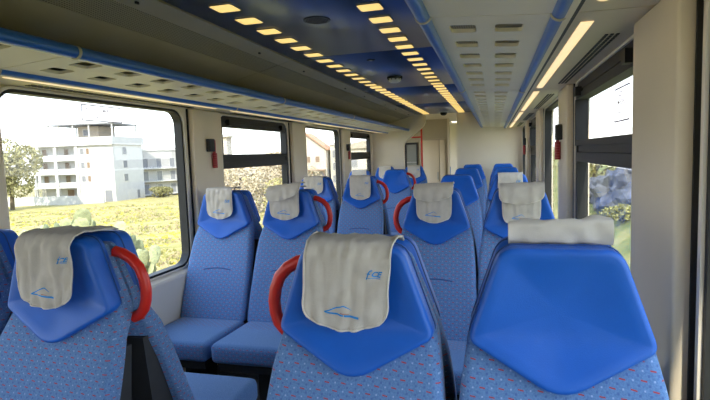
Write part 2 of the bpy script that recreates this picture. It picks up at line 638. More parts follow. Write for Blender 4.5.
mb = MB(); disc(mb, .062, -.014, .001); build('base', mb, M['dark'], t)
mb = MB()
rows = [[(r * math.cos(2 * math.pi * k / 20), r * math.sin(2 * math.pi * k / 20), z) for k in range(20)] for r, z in ((.052, -.014), (.052, -.028), (.044, -.04), (.03, -.047), (.012, -.05))]
mb.grid(rows, True); mb.f.append(tuple(80 + k for k in range(20)))
build('dome', mb, M['white_plastic'], t, True)
mb = MB()
for k in range(10):
    a = 2 * math.pi * k / 10
    mb.box(.0505 * math.cos(a) - .004, .0505 * math.cos(a) + .004, .0505 * math.sin(a) - .004, .0505 * math.sin(a) + .004, -.026, -.017)
build('slot', mb, M['black'], t)
t = thing('ceiling_camera', 'dark dome security camera with pale ring at far end of ceiling', 'camera', (.03, 8.0, 2.12))
mb = MB(); disc(mb, .075, -.02, .001); build('base_ring', mb, M['white_plastic'], t)
mb = MB()
rows = [[(r * math.cos(2 * math.pi * k / 16), r * math.sin(2 * math.pi * k / 16), z) for k in range(16)] for r, z in ((.055, -.02), (.052, -.04), (.038, -.058), (.015, -.066))]
mb.grid(rows, True); mb.f.append(tuple(48 + k for k in range(16)))
build('dome', mb, M['black'], t, True)

# ---- luggage racks
def rack_z(x):
    return 1.872 - (abs(x) - .60) / .33 * .024
def make_rack(s, side):
    t = thing('luggage_rack', '%s overhead luggage rack with slotted pale shelf and two blue tubes' % side, 'luggage rack', (0, 0, 0))
    ya, yb = YB + .02, (YE - .003)
    xa = .59
    mb = MB()
    mb.tube([(s * xa, ya, 1.878), (s * xa, yb, 1.878)], .0215, 14)
    build('front_tube', mb, M['tube'], t, True)
    mb = MB()
    mb.tube([(s * .945, ya, 1.852), (s * .945, yb, 1.852)], .021, 12)
    build('rear_tube', mb, M['tube'], t, True)
    mb = MB()
    mb.prism([(.973, 1.838), (.985, 1.838), (.985, 1.90), (.973, 1.90)], lambda p, d: (s * p[0], d, p[1]), ya, yb)
    build('rear_channel', mb, M['black'], t)
    mb = MB()
    mb.prism([(.955, 1.832), (.972, 1.832), (.972, 1.85), (.955, 1.85)], lambda p, d: (s * p[0], d, p[1]), ya, yb)
    build('edge_profile', mb, M['rack'], t)
    edges = [ya] + [y for y in PIL if ya < y < yb] + [yb]
    for i in range(len(edges) - 1):
        y0, y1 = edges[i] + .003, edges[i + 1] - .003
        rows = [1.60 + 1.75 * math.floor((y0 + .3 - 1.45) / 1.75) + .2285 * j for j in range(7)]
        if y1 - y0 < 1.5:
            rows = [r for r in rows if y0 + .06 < r < y1 - .06]
        xs = [.605, .652, .728, .783, .861, .925]
        ysl = [y0]
        for r in rows:
            ysl += [r - .05, r + .05]
        ysl.append(y1)
        mb = MB()
        th = .012
        def q(x, y, dz):
            return (s * x, y, rack_z(x) + dz)
        nx, ny = len(xs), len(ysl)
        def solid(ix, iy):
            return 0 <= ix < nx - 1 and 0 <= iy < ny - 1 and not (ix in (1, 3) and iy % 2 == 1)
        # chamfered slot corners come from an 8-gon hole in each slot cell
        for ix in range(nx - 1):
            for iy in range(ny - 1):
                x0, x1, v0, v1 = xs[ix], xs[ix + 1], ysl[iy], ysl[iy + 1]
                if solid(ix, iy):
                    mb.add([q(x0, v0, 0), q(x1, v0, 0), q(x1, v1, 0), q(x0, v1, 0), q(x0, v0, th), q(x1, v0, th), q(x1, v1, th), q(x0, v1, th)],
                           [(0, 3, 2, 1), (4, 5, 6, 7)])
                    for (dx, dy, e) in ((-1, 0, (0, 3, 7, 4)), (1, 0, (1, 2, 6, 5)), (0, -1, (0, 1, 5, 4)), (0, 1, (3, 2, 6, 7))):
                        if not solid(ix + dx, iy + dy):
                            o = len(mb.v) - 8
                            mb.f.append(tuple(o + k for k in e))
                else:
                    c = .012
                    for (px, py, sx, sy) in ((x0, v0, 1, 1), (x1, v0, -1, 1), (x1, v1, -1, -1), (x0, v1, 1, -1)):
                        mb.prism([(px, py), (px + sx * c, py), (px + sx * c * .3, py + sy * c * .3), (px, py + sy * c)], lambda p, d: q(p[0], p[1], d), 0, th)
        build('shelf_panel', mb, M['rack'], t)
    for y in PIL:
        if ya < y < yb:
            mb = MB()
            n = 16
            rows = [[(s * xa + r * math.cos(2 * math.pi * k / n), y + dy, 1.878 + r * math.sin(2 * math.pi * k / n)) for k in range(n)] for r, dy in ((.0216, -.006), (.0245, -.005), (.0245, .005), (.0216, .006))]
            mb.grid(rows, True)
            build('clip_ring', mb, M['clip'], t, True)
            mb = MB()
            rows = [[(s * .945 + r * math.cos(2 * math.pi * k / n), y + dy, 1.852 + r * math.sin(2 * math.pi * k / n)) for k in range(n)] for r, dy in ((.0215, -.007), (.025, -.006), (.025, .006), (.0215, .007))]
            mb.grid(rows, True)
            build('clip_ring', mb, M['clip'], t, True)
            mb = MB()
            mb.prism([(.60, rack_z(.6) + .014), (1.21, 1.86), (1.21, 1.93), (1.0, 1.90), (.62, rack_z(.6) + .022)], lambda p, d: (s * p[0], d, p[1]), y - .012, y + .012)
            build('bracket', mb, M['clip'], t)
    return t
rack_l = make_rack(-1, 'left')
rack_r = make_rack(1, 'right')

# ---- light strips under the racks
for s, side in ((-1, 'left'), (1, 'right')):
    n = 0
    for i in range(len(PIL)):
        y0 = PIL[i] + .02
        y1 = y0 + 1.71
        if y0 < -.5 or y0 > 8.2:
            continue
        y1 = min(y1, YE - .02)
        n += 1
        mb = MB()
        ya, yb = y0 + .09, (y1 - .09 if y1 < YE - .1 else y1 - .03)
        prof = [(s * 1.029 + .0175 * math.cos(a * math.pi / 8), 1.8445 - .006 * math.sin(a * math.pi / 8)) for a in range(9)]
        mb.prism(prof, lambda p, d: (p[0], d, p[1]), ya, yb)
        me = mb.mesh('strip_light', M['strip'])
        o = tag(link('strip_light', me), 'long warm light strip under the %s luggage rack, %s segment from the camera' % (side, ordinal(n)), 'light', 'light strips under the %s rack' % side)

# ---- side walls
def make_wall(s, side):
    w = structure('wall_' + side)
    f2 = lambda p, d: (s * d, p[0], p[1])
    for c in BAYS:
        y0, y1 = c + .03 - .875, c + .03 + .875
        y1 = min(y1, YE + .05)
        outer = rrect((y0 + y1) / 2, .975, (y1 - y0) / 2, .975, .002, 6)
        inner = rrect(c, (WZ0 + WZ1) / 2, WHW + .012, (WZ1 - WZ0) / 2 + .004, .105, 6)
        mb = MB()
        mb.ring(outer, inner, f2, 1.205, 1.27)
        build('wall_panel', mb, M['wall'], w)
        # slim beige moulding round the opening
        mb = MB()
        inner2 = rrect(c, (WZ0 + WZ1) / 2, WHW - .004, (WZ1 - WZ0) / 2 - .006, .098, 6)
        mb.ring(inner, inner2, f2, 1.192, 1.25)
        build('window_moulding', mb, M['beige_light'], w, True)
    for y in PIL:
        if y > YE:
            continue
        o = rbox('pillar_panel', min(s * 1.160, s * 1.206), max(s * 1.160, s * 1.206), y - .185, y + .185, .02, 1.842, .008, M['beige'], w, 2)
        mb = MB()
        for e in (-1, 1):
            yy = y + e * .1905
            mb.box(min(s * 1.194, s * 1.206), max(s * 1.194, s * 1.206), yy - .0035, yy + .0035, .02, 1.842)
        build('pillar_trim', mb, M['black'], w)
    # sill ledge and lower panelling, one per bay
    for c in BAYS:
        y0, y1 = c + .03 - .685, c + .03 + .685
        mb = MB()
        prof = [(1.205, .80), (1.168, .775), (1.160, .760), (1.160, .03), (1.205, .03)]
        mb.prism(prof, lambda p, d: (s * p[0], d, p[1]), y0, y1)
        build('sill_panel', mb, M['beige_light'], w)
    # header panel carrying the light strip
    for i in range(len(PIL)):
        y0, y1 = PIL[i] + .003, min(PIL[i] + 1.747, YE)
        if y1 < y0 + .05:
            continue
        mb = MB()
        prof = [(.987, 1.8445), (1.27, 1.842), (1.27, 1.87), (.987, 1.86)]
        mb.prism(prof, lambda p, d: (s * p[0], d, p[1]), y0, y1)
        build('header_panel', mb, M['strip_panel'], w)
        mb = MB()
        for r in range(3):
            x = 1.115 + r * .016
            yy = y0 + .30
            while yy < y1 - .25:
                mb.box(s * x - .0045, s * x + .0045, yy, yy + .022, 1.8405, 1.8435)
                yy += .032
        build('air_slot', mb, M['black'], w, kind='stuff')
    # unseen side strip added above the rack to keep sky light out
    mb = MB()
    mb.prism([(1.235, 1.86), (1.30, 1.86), (1.30, 2.20), (1.235, 2.20)], lambda p, d: (s * p[0], d, p[1]), YB, 13.2)
    build('sky_block_side', mb, M['dark'], w)
    return w
wall_l = make_wall(-1, 'left')
wall_r = make_wall(1, 'right')

# ---- windows
def sticker(parent, s, x, cy, cz, w, h, lines):
    fl = -1 if s > 0 else 1
    mb = MB()
    mb.ring(rrect(cy, cz, w / 2, h / 2, .008, 3), rrect(cy, cz, w / 2 - .006, h / 2 - .006, .005, 3), lambda p, d: (s * d, p[0], p[1]), x - .0006, x)
    st = build('sticker', mb, M['sticker_line'], parent, label='clear emergency exit sticker with a thin outlined border')
    for (tx, size, dz) in lines:
        vs, fs = text_mesh(tx, size, 0, True)
        mb = MB()
        mb.add([(s * (x - .0004), cy + fl * a, cz + dz + b) for a, b in vs], fs)
        build('lettering', mb, M['sticker_red'], st)
wn_i = 0
for s, side, opens in ((-1, 'left', (4.045, 7.545, .545)), (1, 'right', (2.295, 5.795, -1.205))):
    f2 = lambda p, d, s=s: (s * d, p[0], p[1])
    for c in BAYS:
        wn_i += 1
        w = structure('window_%d' % wn_i)
        cz, hh = (WZ0 + WZ1) / 2, (WZ1 - WZ0) / 2
        op = any(abs(c - q) < .01 for q in opens)
        gw = .045 if op else .020
        mb = MB()
        mb.ring(rrect(c, cz, WHW, hh, .10, 6), rrect(c, cz, WHW - gw, hh - gw, .10 - gw * .7, 6), f2, 1.200, 1.255)
        build('gasket', mb, M['black'], w, True)
        if not op:
            mb = MB()
            mb.prism(rrect(c, cz, WHW - .015, hh - .015, .09, 6), f2, 1.236, 1.241)
            build('pane', mb, M['glass'], w)
        else:
            zt0, zt1, ztop = 1.425, 1.535, 1.745
            mb = MB()
            mb.prism(rrect(c, (zt0 + WZ0) / 2, WHW - .04, (zt0 - WZ0) / 2 - .01, .05, 5), f2, 1.236, 1.241)
            build('lower_pane', mb, M['glass'], w)
            mb = MB()
            mb.prism(rrect(c, (zt1 + ztop) / 2, WHW - .04, (ztop - zt1) / 2 + .006, .03, 5), f2, 1.240, 1.245)
            build('upper_pane', mb, M['glass'], w)
            for nm, z0, z1, x0 in (('transom', zt0, zt0 + .048, 1.198), ('transom', zt0 + .05, zt1 - .03, 1.206), ('transom', zt1 - .028, zt1, 1.190), ('transom_light_stop', zt0 + .01, zt1 - .01, 1.222), ('top_rail', ztop, ztop + .03, 1.196), ('blind_box', ztop + .032, WZ1 - .02, 1.205)):  # includes a backing box added to stop light leaking between the transom bars
                mb = MB()
                mb.box(min(s * x0, s * 1.252), max(s * x0, s * 1.252), c - WHW + .03, c + WHW - .03, z0, z1)
                build(nm, mb, M['black'] if nm != 'top_rail' else M['dark'], w)
            for e in (-1, 1):
                mb = MB()
                mb.box(min(s * 1.17, s * 1.21), max(s * 1.17, s * 1.21), c + e * .50 - .025, c + e * .50 + .025, ztop + .01, ztop + .055)
                build('latch', mb, M['black'], w)
            for e in (-1, 1):
                mb = MB()
                mb.box(min(s * 1.19, s * 1.245), max(s * 1.19, s * 1.245), c + e * (WHW - .048) - .012, c + e * (WHW - .048) + .012, zt1, ztop)
                build('jamb', mb, M['black'], w)
        if (s < 0 and c in BAYS[3:6]) or (s > 0 and c in BAYS[3:5]):
            if s < 0 and not op:
                sticker(w, s, 1.235, c - .01, 1.762, .29, .085, (('USCITA DI EMERGENZA', .0235, .015), ('EMERGENCY EXIT', .013, -.02)))
            elif s < 0:
                sticker(w, s, 1.238, c + .12, 1.65, .24, .075, (('USCITA DI EMERGENZA', .018, .012), ('EMERGENCY EXIT', .010, -.02)))
            else:
                sticker(w, s, 1.238, c - .18, 1.655, .24, .13, (('USCITA DI', .026, .038), ('EMERGENZA', .026, .008), ('EMERGENCY EXIT', .014, -.03)))

# ---- small hook on the near right pillar edge
t = thing('coat_hook', 'small black hook on edge of the nearest right pillar panel', 'hook', (1.160, 1.262, .60))
mb = MB()
mb.box(-.004, .001, -.008, .008, -.012, .012)
build('plate', mb, M['black'], t)
mb = MB()
mb.tube([(-.003, 0, .006), (-.016, -.006, .004), (-.024, -.01, .0), (-.026, -.012, .008)], .004, 6)
build('prong', mb, M['black'], t, True)

# ---- emergency hammers
def hammer(x, y, z, s, label):
    t = thing('emergency_hammer', label, 'hammer', (x, y, z), 0, 'emergency hammers on the pillars')
    k = -s
    rbox('holder', min(0, k * .035), max(0, k * .035), -.045, .02, .085, .175, .006, M['dark'], t)
    mb = MB()
    mb.tube([(k * .018, .034, -.03), (k * .018, .034, .075)], .017, 10)
    build('grip', mb, M['red_dark'], t, True)
    mb = MB()
    mb.tube([(k * .018, .034, .075), (k * .018, .036, .13), (k * .018, .03, .158), (k * .018, .0, .163), (k * .018, -.03, .16)], [.010, .010, .014, .013, .010], 8)
    build('head', mb, M['red_dark'], t, True)
    mb = MB()
    for i in range(6):
        z0 = -.02 + i * .015
        mb.tube([(k * .018, .034, z0), (k * .018, .034, z0 + .004)], .0185, 10)
    build('grip_ribs', mb, mat('hammer_rib', (0.55, 0.10, 0.10), 0.5), t, True)
    mb = MB()
    mb.tube([(k * .003, .034, -.02), (k * .018, .034, -.01)], .008, 6)
    build('mount', mb, M['dark'], t)
hammer(-1.160, 3.20, 1.47, -1, 'red emergency hammer in black holder on nearest left pillar between windows')
hammer(-1.160, 6.70, 1.47, -1, 'small distant red emergency hammer on far left pillar before the last window')
hammer(1.160, 3.22, 1.46, 1, 'red emergency hammer in black holder on the right wall pillar past the big window')
hammer(1.160, 6.72, 1.46, 1, 'distant dark red emergency hammer on far right pillar near the end wall')

# ---- end walls and vestibule
fy = lambda p, d: (p[0], d, p[1])
w = structure('wall_front')
mb = MB()
pts = [(-1.235, 0), (-.675, 0), (-.675, 1.60)]
pts += [(-.672, 1.635), (-.66, 1.665), (-.638, 1.69), (-.37, 1.90), (-.34, 1.93), (-.325, 1.96), (-.31, 2.00), (-.30, 2.10), (-.30, 2.119)]
pts += [(-.468, 2.119), (-.7, 2.06), (-1.235, 1.93)]
mb.prism(pts, fy, 8.4, 8.50)
build('left_partition', mb, M['beige_light'], w)
mb = MB()
mb.prism([(.20, 0), (1.235, 0), (1.235, 1.93), (.468, 2.11), (.468, 2.119), (.20, 2.119)], fy, 8.4, 8.46)
build('right_partition', mb, M['beige_light'], w)
mb = MB()
mb.box(.2, .24, 8.46, 10.4, 0, 2.119)
build('corridor_side', mb, M['beige_light'], w)
mb = MB()
mb.box(-1.235, .2, 8.5, 13.0, 2.14, 2.17)
build('vestibule_ceiling', mb, M['rack'], w)
mb = MB()
mb.prism([(-1.235, 2.14), (-1.235, 0), (-.105, 0), (-.105, 2.14)], fy, 10.2, 10.26)
build('vestibule_wall', mb, M['vest'], w)
mb = MB()
mb.box(.14, 1.235, 10.2, 10.26, 0, 2.14)
build('vestibule_wall', mb, M['vest'], w)
mb = MB()
mb.box(-1.235, 1.235, 12.9, 12.98, 0, 2.19)
build('corridor_end', mb, M['beige_light'], w)
for sx in (-1, 1):  # unseen glazed side openings, added to let daylight into the vestibule
    f2 = lambda p, d, sx=sx: (sx * d, p[0], p[1])
    for y0, y1 in ((8.46, 10.2), (10.26, 12.9)):
        mb = MB()
        mb.ring(rrect((y0 + y1) / 2, 1.095, (y1 - y0) / 2, 1.095, .002, 4), rrect((y0 + y1) / 2, 1.35, (y1 - y0) / 2 - .25, .52, .08, 4), f2, 1.20, 1.235)
        build('vestibule_side', mb, M['wall'], w)
        mb = MB()
        mb.prism(rrect((y0 + y1) / 2, 1.35, (y1 - y0) / 2 - .24, .53, .08, 4), f2, 1.215, 1.22)
        build('added_side_glass', mb, M['glass'], w)
d = structure('door_1')
o = rbox('door_leaf', -.645, -.275, 10.165, 10.2, .02, 1.735, .006, M['beige'], d)
o = rbox('door_leaf', -.262, -.165, 10.165, 10.2, .02, 1.735, .006, M['beige'], d)
mb = MB()
mb.ring([(-.665, .0), (-.15, .0), (-.15, 1.76), (-.665, 1.76)], [(-.65, .0), (-.16, .0), (-.16, 1.745), (-.65, 1.745)], fy, 10.15, 10.2)
build('door_frame', mb, M['clip'], d)
mb = MB()
mb.box(-.31, -.295, 10.15, 10.165, .95, 1.10)
build('door_handle', mb, M['steel'], d)
d = structure('door_2')
mb = MB()
mb.ring([(-.96, .0), (-.70, .0), (-.70, 1.70), (-.96, 1.70)], [(-.925, .06), (-.725, .06), (-.725, 1.66), (-.925, 1.66)], fy, 10.15, 10.2)
build('door_frame', mb, M['dark'], d)
mb = MB()
mb.box(-.925, -.725, 10.17, 10.18, .06, 1.66)
build('door_glass', mb, M['door_glass'], d)
mb = MB()
mb.box(-.925, -.725, 10.16, 10.172, 1.30, 1.315)
build('door_bar', mb, M['steel'], d)
t3 = structure('trim_1')
mb = MB()
mb.box(-.105, -.065, 10.12, 10.26, 0, 2.139)
build('corridor_post', mb, M['beige_light'], t3)
mb = MB()
mb.box(-.06, -.05, 10.12, 10.14, .9, 1.2)
build('corridor_latch', mb, M['tube'], t3)
t = tag(link('vestibule_light', None), 'small bright ceiling lamp over the far corridor doorway', 'light')
t.location = (0.02, 11.2, 2.14)
mb = MB(); mb.box(-.12, .12, -.25, .25, -.012, 0); build('diffuser', mb, emit('vestibule_diffuser', (1, .9, .7), 1.5), t)
mb = MB(); mb.ring(rrect(0, 0, .14, .27, .01, 3), rrect(0, 0, .12, .25, .01, 3), lambda p, d: (p[0], p[1], d), -.014, 0); build('frame', mb, M['steel'], t)
t = thing('grab_pole', 'vertical red grab pole with short side bracket in the opening to the vestibule', 'pole', (-.394, 8.545, 0))
mb = MB(); mb.tube([(0, 0, 0.0), (0, 0, 2.139)], .016, 10); build('pole', mb, M['red'], t, True)
mb = MB(); mb.tube([(0, 0, 1.756), (-.185, 0, 1.756)], .013, 8); build('bracket', mb, M['red'], t, True)
mb = MB(); disc(mb, .03, 0, .012, 14); build('foot_flange', mb, M['steel'], t)
w = structure('wall_rear')
mb = MB(); mb.box(-1.3, 1.3, YB - .05, YB, 0, 2.2); build('wall_panel', mb, M['wall'], w)

# ================================================================== SEATS
PAD = round_poly([(-.192, 1.079), (-.121, 1.288), (.121, 1.288), (.192, 1.079), (.0, .974)][::-1], [.055, .022, .036, .036, .022], 5)
PAD = densify(PAD, .012)
BACK = round_poly([(-.222, .50), (-.226, .62), (-.216, .90), (-.205, 1.0), (-.190, 1.09), (-.123, 1.262), (.123, 1.262), (.190, 1.09), (.205, 1.0), (.216, .90), (.226, .62), (.222, .50)],
                  [.02, .05, .05, .03, .03, .02, .02, .03, .03, .05, .05, .02], 3)
BACK = densify(BACK, .03)

def uv_xz(co):
    return (co.x, co.z)
def uv_xy(co):
    return (co.x, co.y)

mb = MB(); pillow(mb, BACK, .014, .092, .022, dish=.006, nin=5, lean_fn=lambda z: lean(z) + .022 * min(1, max(0, (z - .99) / .08)))
back_me = mb.mesh('back_cushion', M['fabric'], True, 60, uv_xz)
mb = MB(); pillow(mb, PAD, 0.0, .074, .013, dish=.020, nin=7)
pad_me = mb.mesh('headrest_pad', M['vinyl'], True, 60)
# line where the pad wraps round to its back shell
mb = MB()
ring = [(p[0] * 1.003, .052 + lean(p[1]), p[1] + .0006) for p in PAD if p[1] > 1.075]
ring.sort(key=lambda p: math.atan2(p[0], p[2] - 1.05))
mb.tube(ring, .0022, 5, False)
piping_me = mb.mesh('piping', M['seam'], True)
mb = MB()
pts = []
for i in range(15):
    x = -.095 + .19 * i / 14
    z = .80 + .010 * math.cos(math.pi * (i - 7) / 14)
    pts.append((x, .0155 + lean(z) + .004, z))
mb.tube(pts, .0035, 6)
crease_me = mb.mesh('crease', M['seam'], True)
def cushion_mesh():
    b = bmesh.new()
    bmesh.ops.create_cube(b, size=1.0)
    for v in b.verts:
        v.co = Vector((v.co.x * .445, -.395 + v.co.y * .47, .468 + v.co.z * .10))
        if v.co.z > .47:
            v.co.z += .012 if v.co.y < -.4 else -.004
    bmesh.ops.bevel(b, geom=list(b.edges), offset=.032, segments=4, profile=.5, affect='EDGES')
    me = bpy.data.meshes.new('seat_cushion')
    b.to_mesh(me); b.free()
    face_uv(me)
    me.materials.append(M['fabric'])
    me.shade_smooth()
    return me
cush_me = cushion_mesh()
mb = MB()
mb.prism([(-.16, .418), (-.60, .418), (-.59, .37), (-.40, .34), (-.20, .34), (.0, .40), (.03, .60), (.07, .96), (.04, .96), (-.02, .80), (-.13, .50)], lambda p, d: (d, p[0], p[1]), -.195, .195)
shell_me = mb.mesh('seat_shell', M['dark'])
mb = MB()
mb.box(-.05, .05, -.42, -.24, .012, .345)
mb.box(-.15, .15, -.48, -.18, .0, .014)
ped_me = mb.mesh('pedestal', M['dark'])
mb = MB()
hp = [(.140, 1.236), (.168, 1.229), (.198, 1.213), (.222, 1.188), (.235, 1.156), (.241, 1.122), (.238, 1.090), (.230, 1.064), (.214, 1.045), (.190, 1.034)]
mb.tube([(x, .094, z) for x, z in hp], .0155, 12, True, .0165)
handle_r = mb.mesh('grab_handle', M['red'], True)
mb = MB()
mb.tube([(-x, .094, z) for x, z in hp], .0155, 12, True, .0165)
handle_l = mb.mesh('grab_handle', M['red'], True)

def make_seat(x, y, rot, label, group, handle=0):
    t = thing('train_seat', label, 'seat', (x, y, 0), math.pi if rot else 0, group)
    link('back_cushion', back_me, t)
    p = link('headrest_pad', pad_me, t)
    link('piping', piping_me, p)
    link('seat_cushion', cush_me, t)
    link('crease', crease_me, t)
    link('seat_shell', shell_me, t)
    link('pedestal', ped_me, t)
    if handle:
        h = link('grab_handle', handle_r if handle > 0 else handle_l, t)
        h['label'] = 'curved red grab handle'
    return t

XS = {'a': .458, 'b': .907, 'A': -.4526, 'w': -.9226}
ROWR = [1.116, 2.817, 4.51, 6.20, 7.92]
ROWL = [1.166, 2.925, 4.655, 6.40, 8.02]
ordw = ['front', 'second', 'third', 'fourth', 'fifth']
seat_labels = {
    ('a', 0): 'large blue aisle seat in middle foreground, its cover showing a blue triangle emblem',
    ('b', 0): 'large blue window seat in right foreground with bare headrest pad and cover folded back',
    ('a', 1): 'second-row blue aisle seat right of aisle, doubled pale cover and red handle at its left',
    ('b', 1): 'second-row blue window seat against the right wall with a doubled pale cover',
    ('a', 2): 'third-row blue aisle seat right of aisle with bare headrest and no cover',
    ('b', 2): 'third-row blue window seat at right, only its cover showing above the second row',
    ('a', 3): 'fourth-row blue aisle seat right of aisle, bare headrest peeking out above the third',
    ('b', 3): 'fourth-row blue window seat at right, bare headrest top behind the covered ones',
    ('a', 4): 'farthest blue aisle seat right of aisle, just before the end wall',
    ('b', 4): 'farthest blue window seat at right, bare headrest just before the end wall',
    ('A', 0): 'large blue aisle seat at left foreground with draped cream cover and red handle',
    ('w', 0): 'dark blue window seat cut off by the left edge of the photo',
    ('A', 1): 'second-row blue aisle seat left of aisle with bunched folded cover and red handle',
    ('w', 1): 'second-row blue window seat at left with full bench cushion under the window pillar',
    ('A', 2): 'third-row blue aisle seat left of aisle with straight cover and red handle at right',
    ('w', 2): 'third-row blue window seat at left, half hidden behind the second-row aisle seat',
    ('A', 3): 'fourth-row blue aisle seat left of aisle with bare headrest and small red handle',
    ('w', 3): 'fourth-row blue window seat at left, cover just visible above the third row',
    ('A', 4): 'farthest blue aisle seat left of aisle with pale cover, beside the red pole',
    ('w', 4): 'farthest blue window seat at left with pale cover against the pale partition',
}
rear_labels = {
    ('a', 0): 'blue seat facing away, back to back with the middle foreground seat',
    ('b', 0): 'blue seat facing away, back to back with the right foreground seat',
    ('A', 0): 'blue seat facing away behind the left foreground seat, its cushion corner showing',
    ('w', 0): 'blue seat facing away at the left window, behind the one at photo edge',
    ('a', 1): 'blue seat facing away, back to back with second-row aisle seat right of aisle',
    ('b', 1): 'blue seat facing away, back to back with second-row window seat at right',
    ('A', 1): 'blue seat facing away, back to back with second-row aisle seat left of aisle',
    ('w', 1): 'blue seat facing away, back to back with second-row window seat at left',
    ('a', 2): 'blue seat facing away, back to back with third-row aisle seat right of aisle',
    ('A', 2): 'blue seat facing away, back to back with third-row aisle seat left of aisle',
    ('w', 2): 'blue seat facing away, back to back with third-row window seat at left',
    ('a', 3): 'blue seat facing away, back to back with fourth-row aisle seat right of aisle',
    ('A', 3): 'blue seat facing away, back to back with fourth-row aisle seat left of aisle',
}
SEATPOS = {}
for c in 'abAw':
    for k in range(5):
        y = (ROWR if c in 'ab' else ROWL)[k]
        SEATPOS[(c, k)] = (XS[c], y)
        xx = XS[c] + {('A', 0): -.014, ('a', 0): -.006, ('A', 1): -.012, ('w', 1): -.012}.get((c, k), 0)
        SEATPOS[(c, k)] = (xx, y)
        make_seat(xx, y, False, seat_labels[(c, k)], 'blue seats facing the camera', {'a': -1 if k < 2 else 0, 'A': 1 if k < 4 else 0}.get(c, 0))
        if (c, k) in rear_labels:
            make_seat(xx, y + .19, True, rear_labels[(c, k)], 'blue seats facing away from the camera')

# ================================================================== HEADREST COVERS
TXT_F = text_mesh('f', .034, .35)
TXT_CE = text_mesh('CE', .018, .35, True)

